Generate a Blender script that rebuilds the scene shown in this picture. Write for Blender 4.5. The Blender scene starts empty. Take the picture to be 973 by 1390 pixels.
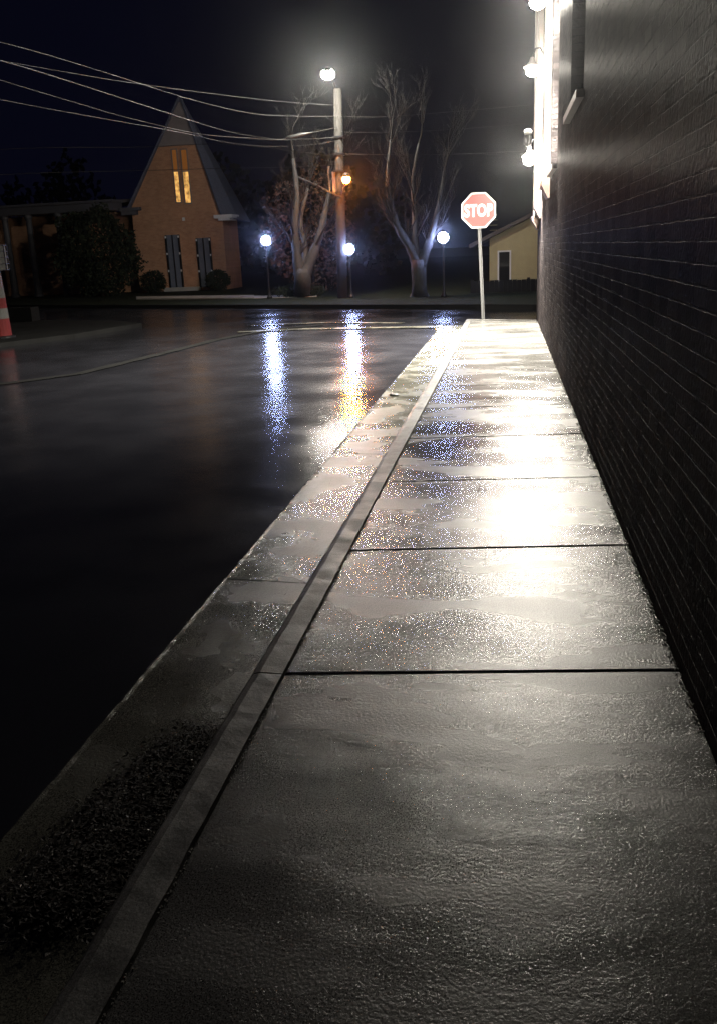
import bpy, bmesh, math, random
from mathutils import Vector, Matrix
from mathutils import noise as mnoise
R = math.radians
random.seed(7)
S = bpy.context.scene
C = S.collection

# ------------------------------------------------------------ camera
CAM_H = 1.65
PITCH, YAW, ROLL = .2684, .1875, -.0441
FPX, PW = 1130.0, 973.0
fw = Vector((-math.sin(YAW)*math.cos(PITCH), math.cos(YAW)*math.cos(PITCH), -math.sin(PITCH)))
r0 = fw.cross(Vector((0, 0, 1))).normalized(); u0 = r0.cross(fw)
cr = math.cos(ROLL)*r0 + math.sin(ROLL)*u0
cu = -math.sin(ROLL)*r0 + math.cos(ROLL)*u0
cd = bpy.data.cameras.new('camera'); cam = bpy.data.objects.new('camera', cd); C.objects.link(cam)
M = Matrix((cr, cu, -fw)).transposed().to_4x4(); M.translation = Vector((0, 0, CAM_H))
cam.matrix_world = M
cd.sensor_fit = 'HORIZONTAL'; cd.sensor_width = 36; cd.lens = 36*FPX/PW
cd.shift_y = -45/PW; cd.clip_end = 2000; cd.clip_start = .02
S.camera = cam

# ------------------------------------------------------------ night sky
w = bpy.data.worlds.new('World'); S.world = w; w.use_nodes = True
nt = w.node_tree; bgn = nt.nodes['Background']
bgn.inputs[0].default_value = (.26, .29, 1, 1); bgn.inputs[1].default_value = .009
sl = bpy.data.lights.new('sky_glow', 'SUN'); sl.energy = .003; sl.angle = R(20); sl.color = (.8, .85, 1)
so = bpy.data.objects.new('sky_glow', sl); C.objects.link(so); so.rotation_euler = (R(35), 0, R(-25))

S.view_settings.view_transform = 'Standard'; S.view_settings.look = 'None'
S.view_settings.gamma = 1; S.view_settings.exposure = -.75; S.view_settings.use_curve_mapping = False
S.cycles.use_denoising = True; S.cycles.denoising_prefilter = 'NONE'
S.cycles.max_bounces = 5; S.cycles.diffuse_bounces = 2; S.cycles.glossy_bounces = 3
S.cycles.volume_bounces = 0; S.cycles.transmission_bounces = 4
S.cycles.sample_clamp_indirect = 4; S.cycles.sample_clamp_direct = 120; S.cycles.caustics_reflective = False; S.cycles.caustics_refractive = False

WALL_LAMP = 2700; WALL_SPOT = 8000; STREET_LAMP = 2300; ORANGE_LAMP = 1000; PARK_LAMP = 240
HAZE = .0012; CHURCH_FILL = 1100

def ray(px, py):
    return fw + cr*((px-486.5)/FPX) - cu*((py-650)/FPX)
def P(px, py, Y):
    d = ray(px, py); return Vector((0, 0, CAM_H)) + d*(Y/d.y)
def G(px, py, z=0.):
    d = ray(px, py); return Vector((0, 0, CAM_H)) + d*((z-CAM_H)/d.z)

# ------------------------------------------------------------ materials
def mat(name, col, rough=.5, metal=0, spec=.5, var=.0, vscale=8., bump=0., bscale=60., rvar=0., rscale=3., stretch=(1,1,1), col2=None, emis=None, estr=0, bump2=0., b2scale=6., detail=4., speck=0.):
    m = bpy.data.materials.new(name); m.use_nodes = True
    n = m.node_tree.nodes; l = m.node_tree.links; p = n['Principled BSDF']
    p.inputs['Base Color'].default_value = (*col, 1)
    p.inputs['Roughness'].default_value = rough; p.inputs['Metallic'].default_value = metal
    p.inputs['Specular IOR Level'].default_value = spec
    if emis:
        p.inputs['Emission Color'].default_value = (*emis, 1); p.inputs['Emission Strength'].default_value = estr
    tc = n.new('ShaderNodeTexCoord'); mp = n.new('ShaderNodeMapping'); l.new(tc.outputs['Object'], mp.inputs[0])
    mp.inputs['Scale'].default_value = stretch
    mp1 = n.new('ShaderNodeMapping'); l.new(tc.outputs['Object'], mp1.inputs[0])
    def noise(scale, det=detail, rgh=.55, src=mp):
        t = n.new('ShaderNodeTexNoise'); t.inputs['Scale'].default_value = scale; t.inputs['Detail'].default_value = det
        t.inputs['Roughness'].default_value = rgh; l.new(src.outputs[0], t.inputs['Vector']); return t
    if var or col2:
        t = noise(vscale); cr_ = n.new('ShaderNodeValToRGB'); l.new(t.outputs['Fac'], cr_.inputs[0])
        c2 = col2 or tuple(c*(1+var) for c in col); c1 = col if col2 else tuple(c*(1-var) for c in col)
        cr_.color_ramp.interpolation = 'B_SPLINE'; cr_.color_ramp.elements[0].position = .28; cr_.color_ramp.elements[1].position = .72
        cr_.color_ramp.elements[0].color = (*c1, 1); cr_.color_ramp.elements[1].color = (*c2, 1)
        l.new(cr_.outputs[0], p.inputs['Base Color'])
    if speck:
        vn = n.new('ShaderNodeTexNoise'); vn.inputs['Scale'].default_value = 210; vn.inputs['Detail'].default_value = 4; vn.inputs['Roughness'].default_value = .75; l.new(mp1.outputs[0], vn.inputs['Vector'])
        vr = n.new('ShaderNodeMapRange'); l.new(vn.outputs['Fac'], vr.inputs[0]); vr.inputs[1].default_value = .4; vr.inputs[2].default_value = .64; vr.inputs[3].default_value = 1-speck; vr.inputs[4].default_value = 1+speck*1.6
        mm = n.new('ShaderNodeMixRGB'); mm.blend_type = 'MULTIPLY'; mm.inputs[0].default_value = 1
        src = p.inputs['Base Color'].links[0].from_socket; l.new(src, mm.inputs[1]); l.new(vr.outputs[0], mm.inputs[2]); l.new(mm.outputs[0], p.inputs['Base Color'])
    if rvar:
        t = noise(rscale, 3, .55); mr = n.new('ShaderNodeMapRange'); mr.interpolation_type = 'SMOOTHERSTEP'; l.new(t.outputs['Fac'], mr.inputs[0])
        mr.inputs[1].default_value = .3; mr.inputs[2].default_value = .7
        mr.inputs[3].default_value = max(.02, rough-rvar); mr.inputs[4].default_value = min(1, rough+rvar)
        l.new(mr.outputs[0], p.inputs['Roughness'])
    last = None
    for dist, sc in ((bump2, b2scale), (bump, bscale)):
        if dist:
            t = noise(sc, 5 if sc > 20 else 2, .62 if sc > 20 else .4, mp1 if sc > 20 else mp); b = n.new('ShaderNodeBump'); b.inputs['Distance'].default_value = dist; b.inputs['Strength'].default_value = 1
            l.new(t.outputs['Fac'], b.inputs['Height'])
            if last: l.new(last.outputs[0], b.inputs['Normal'])
            last = b
    if last: l.new(last.outputs[0], p.inputs['Normal'])
    return m

def brick_mat(name, c1, c2, mortar, rough=.35, bw=.2, bh=.078, axis='YZ', dist=.006, spec=.5, blot=(.55, 1.35), gloss=None):
    m = bpy.data.materials.new(name); m.use_nodes = True
    n = m.node_tree.nodes; l = m.node_tree.links; p = n['Principled BSDF']
    tc = n.new('ShaderNodeTexCoord'); sx = n.new('ShaderNodeSeparateXYZ'); cx = n.new('ShaderNodeCombineXYZ')
    l.new(tc.outputs['Object'], sx.inputs[0])
    l.new(sx.outputs['Y' if axis == 'YZ' else 'X'], cx.inputs[0]); l.new(sx.outputs['Z'], cx.inputs[1])
    wn = n.new('ShaderNodeTexNoise'); wn.inputs['Scale'].default_value = 9; l.new(tc.outputs['Object'], wn.inputs[0])
    va = n.new('ShaderNodeMixRGB'); va.blend_type = 'ADD'; va.inputs[0].default_value = .012
    l.new(cx.outputs[0], va.inputs[1]); l.new(wn.outputs['Color'], va.inputs[2])
    bt = n.new('ShaderNodeTexBrick'); l.new(va.outputs[0], bt.inputs['Vector'])
    bt.inputs['Color1'].default_value = (*c1, 1); bt.inputs['Color2'].default_value = (*c2, 1); bt.inputs['Mortar'].default_value = (*mortar, 1)
    bt.inputs['Scale'].default_value = 1; bt.inputs['Brick Width'].default_value = bw; bt.inputs['Row Height'].default_value = bh
    bt.inputs['Mortar Size'].default_value = .006; bt.inputs['Mortar Smooth'].default_value = .3; bt.inputs['Bias'].default_value = -.1
    n2 = n.new('ShaderNodeTexNoise'); n2.inputs['Scale'].default_value = 2.2; n2.inputs['Detail'].default_value = 5; l.new(tc.outputs['Object'], n2.inputs[0])
    mr = n.new('ShaderNodeMapRange'); l.new(n2.outputs['Fac'], mr.inputs[0]); mr.inputs[1].default_value = .3; mr.inputs[2].default_value = .7
    mr.inputs[3].default_value = blot[0]; mr.inputs[4].default_value = blot[1]
    mx = n.new('ShaderNodeMixRGB'); mx.blend_type = 'MULTIPLY'; mx.inputs[0].default_value = 1
    l.new(bt.outputs['Color'], mx.inputs[1]); l.new(mr.outputs[0], mx.inputs[2]); l.new(mx.outputs[0], p.inputs['Base Color'])
    mr2 = n.new('ShaderNodeMapRange'); l.new(n2.outputs['Fac'], mr2.inputs[0]); mr2.inputs[1].default_value = .35; mr2.inputs[2].default_value = .65
    mr2.inputs[3].default_value = rough+.02; mr2.inputs[4].default_value = rough-.02; l.new(mr2.outputs[0], p.inputs['Roughness'])
    p.inputs['Specular IOR Level'].default_value = spec
    inv = n.new('ShaderNodeMath'); inv.operation = 'SUBTRACT'; inv.inputs[0].default_value = 1
    n5 = n.new('ShaderNodeTexNoise'); n5.inputs['Scale'].default_value = 4; n5.inputs['Detail'].default_value = 4; l.new(tc.outputs['Object'], n5.inputs[0])
    m5 = n.new('ShaderNodeMapRange'); l.new(n5.outputs['Fac'], m5.inputs[0]); m5.inputs[1].default_value = .42; m5.inputs[2].default_value = .62; m5.inputs[3].default_value = .12; m5.inputs[4].default_value = 1.2
    mu = n.new('ShaderNodeMath'); mu.operation = 'MULTIPLY'; l.new(bt.outputs['Fac'], mu.inputs[0]); l.new(m5.outputs[0], mu.inputs[1]); l.new(mu.outputs[0], inv.inputs[1])
    b = n.new('ShaderNodeBump'); b.inputs['Distance'].default_value = dist; l.new(inv.outputs[0], b.inputs['Height'])
    # each brick sits a little differently
    b2 = n.new('ShaderNodeBump'); b2.inputs['Distance'].default_value = .007; n3 = n.new('ShaderNodeTexNoise'); n3.inputs['Scale'].default_value = 38; n3.inputs['Detail'].default_value = 4
    l.new(tc.outputs['Object'], n3.inputs[0]); l.new(n3.outputs['Fac'], b2.inputs['Height']); bw_ = n.new('ShaderNodeRGBToBW'); l.new(bt.outputs['Color'], bw_.inputs[0])
    b3 = n.new('ShaderNodeBump'); b3.inputs['Distance'].default_value = .12; l.new(bw_.outputs[0], b3.inputs['Height']); l.new(b.outputs[0], b3.inputs['Normal'])
    l.new(b3.outputs[0], b2.inputs['Normal'])
    l.new(b2.outputs[0], p.inputs['Normal'])
    if gloss is not None:   # matt brick with a thin wet film
        n.remove(p); df = n.new('ShaderNodeBsdfDiffuse'); gl = n.new('ShaderNodeBsdfGlossy'); ms = n.new('ShaderNodeMixShader'); ms.inputs[0].default_value = gloss
        l.new(mx.outputs[0], df.inputs[0]); gl.inputs['Roughness'].default_value = .36
        l.new(b2.outputs[0], df.inputs['Normal']); l.new(b2.outputs[0], gl.inputs['Normal'])
        l.new(df.outputs[0], ms.inputs[1]); l.new(gl.outputs[0], ms.inputs[2]); l.new(ms.outputs[0], n['Material Output'].inputs[0])
    return m

def glow(name, col, strength):
    m = bpy.data.materials.new(name); m.use_nodes = True
    n = m.node_tree.nodes; n.remove(n['Principled BSDF']); e = n.new('ShaderNodeEmission')
    e.inputs[0].default_value = (*col, 1); e.inputs[1].default_value = strength
    m.node_tree.links.new(e.outputs[0], n['Material Output'].inputs[0]); return m

def water_bump(m, scale, dist):
    pass

MT = {}
MT['walk'] = mat('wet_concrete', (.055, .053, .05), .23, var=.3, vscale=1.6, rvar=.09, rscale=1.7, stretch=(.6, 1.5, 1), bump=.0022, bscale=85, bump2=.003, b2scale=5, spec=.5, speck=.7)
MT['kerb'] = mat('wet_kerb_concrete', (.05, .048, .045), .45, var=.35, vscale=5, rvar=.1, rscale=5, bump=.0012, bscale=90, bump2=.004, b2scale=12, speck=.7)
MT['gutter'] = mat('wet_gutter_concrete', (.055, .053, .042), .26, var=.3, vscale=2.2, rvar=.10, rscale=2.2, bump=.0024, bscale=80, bump2=.004, b2scale=6, speck=.7)
MT['crumb'] = mat('mortar_crumbs', (.2, .19, .17), .4)
MT['asphalt'] = mat('wet_asphalt', (.014, .014, .017), .17, var=.3, vscale=1.4, rvar=.05, rscale=.7, bump=.0010, bscale=50, bump2=.0035, b2scale=3.2, spec=.34)
MT['darkpave'] = mat('dark_old_paving', (.014, .014, .014), .95, spec=.0, var=.3, vscale=2, bump=.004, bscale=30)
MT['earth'] = mat('dark_earth', (.03, .03, .02), .8, var=.3, vscale=3)
MT['grass'] = mat('night_grass', (.009, .012, .006), .9, spec=.1, var=.4, vscale=5, bump=.02, bscale=30)
MT['brick'] = brick_mat('dark_wet_brick', (.045, .037, .037), (.014, .012, .013), (.02, .018, .018), .56, dist=.005, gloss=.02)
MT['trimw'] = mat('cream_paint', (.30, .27, .25), .4, var=.12, vscale=3, bump=.001, bscale=40)
MT['trimd'] = mat('brown_sill', (.10, .07, .06), .45, var=.3, vscale=6, bump=.002, bscale=60)
MT['glass'] = mat('dark_pane', (.01, .01, .012), .08, spec=.6)
MT['blackmetal'] = mat('black_metal', (.02, .02, .022), .4, metal=.6)
MT['steel'] = mat('galvanised_steel', (.07, .07, .07), .5, metal=.7, var=.2, vscale=20)
MT['signred'] = mat('sign_red', (.30, .02, .018), .38, spec=.6)
MT['signwhite'] = mat('sign_white', (.45, .44, .41), .38, spec=.6)
MT['wood'] = mat('weathered_pole_wood', (.022, .019, .016), .85, var=.35, vscale=8, stretch=(3, 3, .5), bump=.006, bscale=14)
MT['bark'] = mat('pale_bark', (.036, .036, .038), .75, var=.4, vscale=7, stretch=(2, 2, .6), bump=.02, bscale=16)
MT['twig'] = mat('twig_bark', (.022, .02, .02), .9, spec=.1)
MT['wire'] = mat('wet_cable', (.010, .010, .010), .5, spec=.35)
MT['leaf'] = mat('shrub_leaf', (.014, .018, .010), .8, spec=.1, var=.4, vscale=3)
MT['russet'] = mat('russet_leaf', (.07, .03, .015), .6, var=.4, vscale=3)
MT['litter'] = mat('rotting_leaf', (.012, .009, .008), .75, spec=.2, var=.5, vscale=30)
MT['littp'] = mat('pale_leaf_bits', (.12, .10, .07), .35, var=.4, vscale=30)
MT['church'] = brick_mat('tan_brick', (.40, .21, .12), (.32, .16, .09), (.36, .24, .16), .7, axis='XZ', dist=.004, spec=.2, blot=(.85, 1.12))
MT['slate'] = mat('grey_shingle', (.08, .09, .13), .6, var=.3, vscale=12, bump=.01, bscale=12)
MT['gablegrey'] = mat('dim_gable_grey', (.17, .15, .15), .7, var=.15, vscale=2)  # weaker light on the gable tip put into its grey
MT['whitewood'] = mat('white_painted_wood', (.6, .6, .6), .5, var=.1, vscale=4)
MT['trimshade'] = mat('shaded_white_paint', (.06, .06, .07), .6, var=.15, vscale=3)  # darker copy of the white wood paint, the wing's dimness put into colour
MT['shutter'] = mat('grey_louvre_panel', (.11, .12, .15), .5, var=.15, vscale=5)
MT['siding'] = mat('buff_siding', (.36, .31, .16), .6, var=.1, vscale=3, bump=.01, bscale=5)
MT['roofd'] = mat('dark_roof', (.06, .05, .05), .7, var=.3, vscale=10)
MT['amber'] = glow('amber_window_light', (1, .52, .14), 1.5)
def streaky(m):
    n = m.node_tree.nodes; l = m.node_tree.links; e = [x for x in n if x.type == 'EMISSION'][0]
    tc = n.new('ShaderNodeTexCoord'); t = n.new('ShaderNodeTexNoise'); t.inputs['Scale'].default_value = 4.5; l.new(tc.outputs['Object'], t.inputs[0])
    mr = n.new('ShaderNodeMapRange'); l.new(t.outputs['Fac'], mr.inputs[0]); k = e.inputs[1].default_value
    mr.inputs[1].default_value = .35; mr.inputs[2].default_value = .65; mr.inputs[3].default_value = k*.35; mr.inputs[4].default_value = k*1.3; l.new(mr.outputs[0], e.inputs[1])
streaky(MT['amber'])
MT['amber_dim'] = glow('dim_amber_window_light', (1, .36, .08), .22)
MT['lampwhite'] = glow('warm_white_lamp', (1, .93, .80), WALL_LAMP)
MT['lampstreet'] = glow('street_lamp_light', (1, .96, .84), STREET_LAMP)
MT['lamporange'] = glow('sodium_lamp_light', (1, .27, .035), ORANGE_LAMP)
MT['lampblue'] = glow('cold_globe_light', (.42, .52, 1), PARK_LAMP)
MT['orangep'] = mat('red_orange_band', (.10, .010, .010), .7, spec=.2)
MT['whitep'] = mat('white_reflective_band', (.09, .09, .085), .7, spec=.2)

# ------------------------------------------------------------ mesh helpers
class MB:
    def __init__(s): s.bm = bmesh.new()
    def poly(s, pts):
        return s.bm.faces.new([s.bm.verts.new(p) for p in pts])
    def prism(s, pts, z0, z1):
        "polygon given as (x,y), extruded z0..z1"
        a = [s.bm.verts.new((x, y, z0)) for x, y in pts]; b = [s.bm.verts.new((x, y, z1)) for x, y in pts]
        n = len(pts)
        s.bm.faces.new(b); s.bm.faces.new(a[::-1])
        for i in range(n): s.bm.faces.new((a[i], a[(i+1) % n], b[(i+1) % n], b[i]))
        return s
    def box(s, x0, x1, y0, y1, z0, z1):
        return s.prism([(x0, y0), (x1, y0), (x1, y1), (x0, y1)], z0, z1)
    def loft(s, rings, close=True, cap=True):
        vs = [[s.bm.verts.new(p) for p in r] for r in rings]
        for a, b in zip(vs, vs[1:]):
            n = len(a)
            for i in range(n if close else n-1): s.bm.faces.new((a[i], a[(i+1) % n], b[(i+1) % n], b[i]))
        if cap and close:
            s.bm.faces.new(vs[0][::-1]); s.bm.faces.new(vs[-1])
        return s
    def tube(s, pts, rad, seg=8, cap=True):
        pts = [Vector(p) for p in pts]
        if not isinstance(rad, (list, tuple)): rad = [rad]*len(pts)
        rings = []; up = Vector((.13, .31, .94))
        for i, p in enumerate(pts):
            t = (pts[min(i+1, len(pts)-1)] - pts[max(i-1, 0)]).normalized()
            a = t.cross(up)
            if a.length < .05: a = t.cross(Vector((1, 0, 0)))
            a.normalize(); b = t.cross(a)
            rings.append([p + (a*math.cos(2*math.pi*k/seg) + b*math.sin(2*math.pi*k/seg))*rad[i] for k in range(seg)])
        return s.loft(rings, True, cap)
    def lathe(s, prof, c=(0, 0), seg=16):
        return s.loft([[(c[0]+r*math.cos(2*math.pi*k/seg), c[1]+r*math.sin(2*math.pi*k/seg), z) for k in range(seg)] for r, z in prof])
    def sphere(s, c, r, sz=1, u=16, v=10):
        bmesh.ops.create_uvsphere(s.bm, u_segments=u, v_segments=v, radius=r, matrix=Matrix.Translation(c) @ Matrix.Diagonal((1, 1, sz, 1))); return s
    def build(s, name, m, parent=None, smooth=False, fix=True):
        if fix: bmesh.ops.recalc_face_normals(s.bm, faces=s.bm.faces)
        me = bpy.data.meshes.new(name); s.bm.to_mesh(me); s.bm.free()
        me.materials.append(MT[m] if isinstance(m, str) else m)
        if smooth:
            for p in me.polygons: p.use_smooth = True
        o = bpy.data.objects.new(name, me); C.objects.link(o)
        if parent: o.parent = parent
        return o
def tag(o, label=None, cat=None, group=None, kind=None):
    if label: o['label'] = label
    if cat: o['category'] = cat
    if group: o['group'] = group
    if kind: o['kind'] = kind
    return o
def empty(name, loc, label, cat, group=None, rz=0):
    o = bpy.data.objects.new(name, None); C.objects.link(o); o.location = loc; o.rotation_euler.z = rz
    o.empty_display_size = .2
    return tag(o, label, cat, group)
def copy_tree(o, parent=None):
    c = o.copy(); C.objects.link(c)
    if parent: c.parent = parent
    for ch in [x for x in bpy.data.objects if x.parent == o]: copy_tree(ch, c)
    return c

# ------------------------------------------------------------ ground, roads, pavement
GZ = -.13
NEAR = lambda x: 19.25 - .44*x            # near edge of the cross street
FAR = lambda x: 24.1 - .44*x              # far edge
WX = lambda y: .66 - .0075*(y-3)          # foot of the brick wall
tag(MB().box(-600, 600, -300, 900, -.5, -.2).build('ground', 'earth'), kind='structure')

# asphalt, finely enough cut for a real camber and dips
bm = MB(); nx, ny = 70, 90
vv = {}
for i in range(nx+1):
    for j in range(ny+1):
        x = -1.60 + (-60)*(i/nx)**2.2 if True else 0; y = -6 + 66*(j/ny)**1.3
        z = -.128 - .012*math.exp(-((x+1.6)/.5)**2) + .006*mnoise.noise(Vector((x*.6, y*.4, 0)))
        vv[i, j] = bm.bm.verts.new((x, y, z))
for i in range(nx):
    for j in range(ny): bm.bm.faces.new((vv[i, j], vv[i+1, j], vv[i+1, j+1], vv[i, j+1]))
bm.poly([(-1.60, 19.95, -.134), (40, 19.25-.44*40, -.134), (40, 60, -.134), (-1.60, 60, -.134)])
tag(bm.build('road', 'asphalt', smooth=True), kind='structure')

# pavement slabs with open joints
def slab(bm, pts, z1, z0=-.16, bev=.006):
    n = len(pts); c = Vector((sum(p[0] for p in pts)/n, sum(p[1] for p in pts)/n))
    ins = []
    for x, y in pts:
        d = (c - Vector((x, y))); ins.append((x + math.copysign(bev, d.x), y + math.copysign(bev, d.y)))
    bm.loft([[(x, y, z0) for x, y in pts], [(x, y, z1-bev) for x, y in pts], [(x, y, z1) for x, y in ins]])
bm = MB(); XL = -.9; g = .008
k = -1
slab(bm, [(XL, -5), (WX(-5), -5), (WX(.6), .6), (XL, .42)], 0)
while True:
    y0 = 2.944 + 1.4347*k; y1 = y0 + 1.4347; sk = .183; y0 = .43 if k == -1 else y0
    dz = random.uniform(-.0008, .0008)
    if y1 > 18.6:
        slab(bm, [(XL, y0+g), (WX(y0), y0+sk+g), (WX(19), NEAR(WX(19))-.16), (XL, NEAR(XL)-.16)], dz); break
    slab(bm, [(XL, y0+g), (WX(y0+sk), y0+sk+g), (WX(y1+sk), y1+sk-g), (XL, y1-g)], dz); k += 1
tag(bm.build('sidewalk', 'walk'), kind='structure')

# kerb, rounded nose, with joints; turns along the cross street at the end
bm = MB(); prof = [(-.91, -.16), (-.91, -.002), (-1.005, 0), (-1.03, -.006), (-1.045, -.022), (-1.062, -.10), (-1.07, -.16)]
def jit(y, s=1): return s*.004*mnoise.noise(Vector((y*7, 3, 1))) + s*.0025*mnoise.noise(Vector((y*31, 9, 1)))
k = -3
while k < 6:
    ya = 2.944 + 2*1.4347*k + .004; yb = min(ya + 2*1.4347 - .008, NEAR(-1)-.05)
    if ya > 18.9: break
    n = max(2, int((yb-ya)/.05)); rings = []
    for i in range(n+1):
        y = ya + (yb-ya)*i/n
        rings.append([(x + (jit(y) if -1.06 < x < -.95 else (jit(y+50, .7) if x > -.95 else 0)), y, z + (jit(y+9, .6) if z > -.05 else 0)) for x, z in prof])
    bm.loft(rings); k += 1
bm.prism([(-1.04, NEAR(-1.04)-.04), (-1.0, NEAR(-1)-.155), (WX(19), NEAR(WX(19))-.155), (9, NEAR(9)-.155), (9, NEAR(9)), (-.95, NEAR(-.95))], -.16, .001)
tag(bm.build('kerb', 'kerb', smooth=False), kind='structure')

# ragged mortar smears along the wall foot and along the kerb joint
rq = random.Random(3); bm = MB()
def crumbs(xf, y0, y1, n_, wd, sz):
    for q_ in range(n_):
        y = rq.uniform(y0, y1)
        if mnoise.noise(Vector((y*2.2, 7, n_*.01))) < -.12: continue
        x = xf(y) + .010*mnoise.noise(Vector((y*4, 1, 8))) + rq.gauss(0, wd); L = sz*rq.uniform(.4, 1.5); a_ = rq.uniform(0, 6.28)
        base = [(x+L*rq.uniform(.5, 1)*math.cos(a_+k*1.256), y+L*rq.uniform(.6, 1.6)*math.sin(a_+k*1.256)) for k in range(5)]
        h_ = L*rq.uniform(.3, .7); top = [(x+(bx-x)*.6, y+(by-y)*.6, .003+h_) for bx, by in base]
        bm.loft([[(bx, by, .0005) for bx, by in base], top])
crumbs(lambda y: WX(y)-.012, 1.0, 16, 1500, .006, .005)
crumbs(lambda y: XL+.006, .8, 17, 2200, .003, .0032)
tag(bm.build('mortar_line', MT['crumb']), kind='structure')

# concrete gutter pan with a ragged outer lip
bm = MB()
for ya, yb in [(-6, -1.7), (-1.7, 1.25), (1.25, 4.2), (4.2, 7.2), (7.2, 10.1), (10.1, 13.1), (13.1, 16.1), (16.1, 19.6)]:
    n = int((yb-ya)/.04); rows = []
    for i in range(n+1):
        y = ya + .008 + (yb-ya-.016)*i/n
        e = -1.60 + .006*mnoise.noise(Vector((y*9, 0, 0))) + .008*mnoise.noise(Vector((y*40, 5, 0))) - (.25*max(0, (y-17.6)/2)**2)
        h = .004*mnoise.noise(Vector((y*22, 2, 7)))
        row = [(e-.012, y, -.16), (e, y, -.124+h), (e+.012, y, -.116+h), (e+.03, y, -.121)]
        for t in (.15, .3, .5, .7, .85, 1):
            x = e + .03 + (-1.058-e-.03)*t
            row.append((x, y, -.121 - .014*t + .004*mnoise.noise(Vector((x*3, y*2, 4)))))
        rows.append(row)
    bm.loft(rows, close=False, cap=False)
tag(bm.build('gutter', 'gutter', smooth=False, fix=False), kind='structure')

# shallow concrete channel on the far side of the side road, bending round its corner
def ribbon(bm, pts, wd, z):
    pts = [Vector(p) for p in pts]; L = []; Rr = []
    fine = []
    for a, b in zip(pts, pts[1:]):
        for i in range(8): fine.append(a.lerp(b, i/8))
    fine.append(pts[-1])
    for i, p in enumerate(fine):
        t = (fine[min(i+1, len(fine)-1)] - fine[max(i-1, 0)]).normalized(); nn = Vector((-t.y, t.x))
        ww = wd*(1+.35*mnoise.noise(Vector((p.x*2, p.y*2, 1))))
        L.append((p.x+nn.x*ww/2, p.y+nn.y*ww/2, z)); Rr.append((p.x-nn.x*ww/2, p.y-nn.y*ww/2, z))
    bm.loft([L, Rr], close=False, cap=False)
bm = MB()
ribbon(bm, [(-10.5, 9.5), (-7.7, 11.7), (-7.0, 12.6), (-6.6, 15.4), (-6.35, 17.6), (-6.0, 18.8), (-5.4, 20.0), (-4.6, 20.5)], .22, -.112)
tag(bm.build('gutter_channel', MT['darkpave']), kind='structure'); bm = MB()
ribbon(bm, [(-6.4, 19.2), (-4.9, 19.6), (-3.4, 19.4), (-1.6, 19.2)], .35, -.108)
ribbon(bm, [(-6.6, 20.9), (-4.6, 21.2), (-2.6, 20.4)], .25, -.108)
tag(bm.build('valley_gutter', 'gutter'), kind='structure')

# lawn beyond the cross street, far kerb, church path
bm = MB(); bm.prism([(x, FAR(x)+.16) for x in (-70, 40)] + [(60, 140), (-110, 140)], -.18, -.03)
tag(bm.build('lawn', 'grass'), kind='structure')
bm = MB(); bm.prism([(-70, FAR(-70)), (40, FAR(40)), (40, FAR(40)+.15), (-70, FAR(-70)+.15)], -.18, -.005)
tag(bm.build('far_kerb', MT['darkpave']), kind='structure')
MT['path'] = mat('pale_path_concrete', (.3, .28, .25), .4, var=.2, vscale=2, rvar=.1, bump=.002, bscale=80)
bm = MB(); a = [G(185, 405.5), G(345, 404), G(345, 400.5), G(185, 402.5)]
bm.prism([(p.x, p.y) for p in a], -.05, .02)
a = [G(345, 404), G(430, 401.5), G(430, 399.5), G(345, 400.5)]; bm.prism([(p.x, p.y) for p in a], -.05, -.01)
tag(bm.build('path', 'path'), kind='structure')
# raised paving at the left corner
bm = MB(); a = [G(192, 437), G(150, 433.5), G(60, 433), G(-80, 440), G(-80, 472), G(0, 464), G(100, 452)]
bm.prism([(p.x, p.y) for p in a], -.16, -.02)
tag(bm.build('corner_pavement', MT['darkpave']), kind='structure')

# ------------------------------------------------------------ brick building
WT = math.atan(.0075)
bld = empty('brick_building', (WX(3), 3, 0), 'long dark brick building beside the sidewalk, with tall recessed windows and cream pilasters', 'building', rz=WT)
def LY(y): return y-3          # world y to local
YE = 16.25; TOP = 8.0
wins = [(5.35, 7.0, 2.9), (9.3, 10.9, 2.62), (12.6, 14.2, 2.62)]
bm = MB()
bm.box(0, .3, -9, YE, -.2, 2.62)
prev = -9
for a, b, zs in wins:
    bm.box(0, .3, prev, a, 2.62, 6.2)
    if zs > 2.62: bm.box(0, .3, a, b, 2.62, zs)
    prev = b
bm.box(0, .3, prev, YE, 2.62, 6.2); bm.box(0, .3, -9, YE, 6.2, TOP)
bm.box(.3, 9, YE-.3, YE, -.2, TOP); bm.box(.3, 9, -9, -8.7, -.2, TOP); bm.box(8.7, 9, -8.7, YE-.3, -.2, TOP)
bm.build('wall', 'brick', bld)
bm = MB(); bm.box(-.05, 9.05, -9.05, YE+.05, TOP, TOP+.12); bm.build('roof', 'trimd', bld)
for a, b, zs in wins:
    f = MB()
    f.box(.16, .22, a, a+.07, zs+.05, 6.2); f.box(.16, .22, b-.07, b, zs+.05, 6.2); f.box(.16, .22, a+.07, b-.07, 6.13, 6.2)
    f.box(.165, .215, (a+b)/2-.02, (a+b)/2+.02, zs+.12, 6.13); f.box(.16, .22, a+.07, b-.07, zs+.05, zs+.12); f.box(.165, .215, a+.07, b-.07, 4.4, 4.45)
    wo = f.build('window', 'trimd', bld)
    MB().box(.19, .2, a+.07, b-.07, zs+.12, 6.13).build('pane', 'glass', wo)
    MB().box(-.07, .22, a-.06, b+.06, zs-.02, zs+.05).build('sill', 'trimd', wo)
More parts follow.
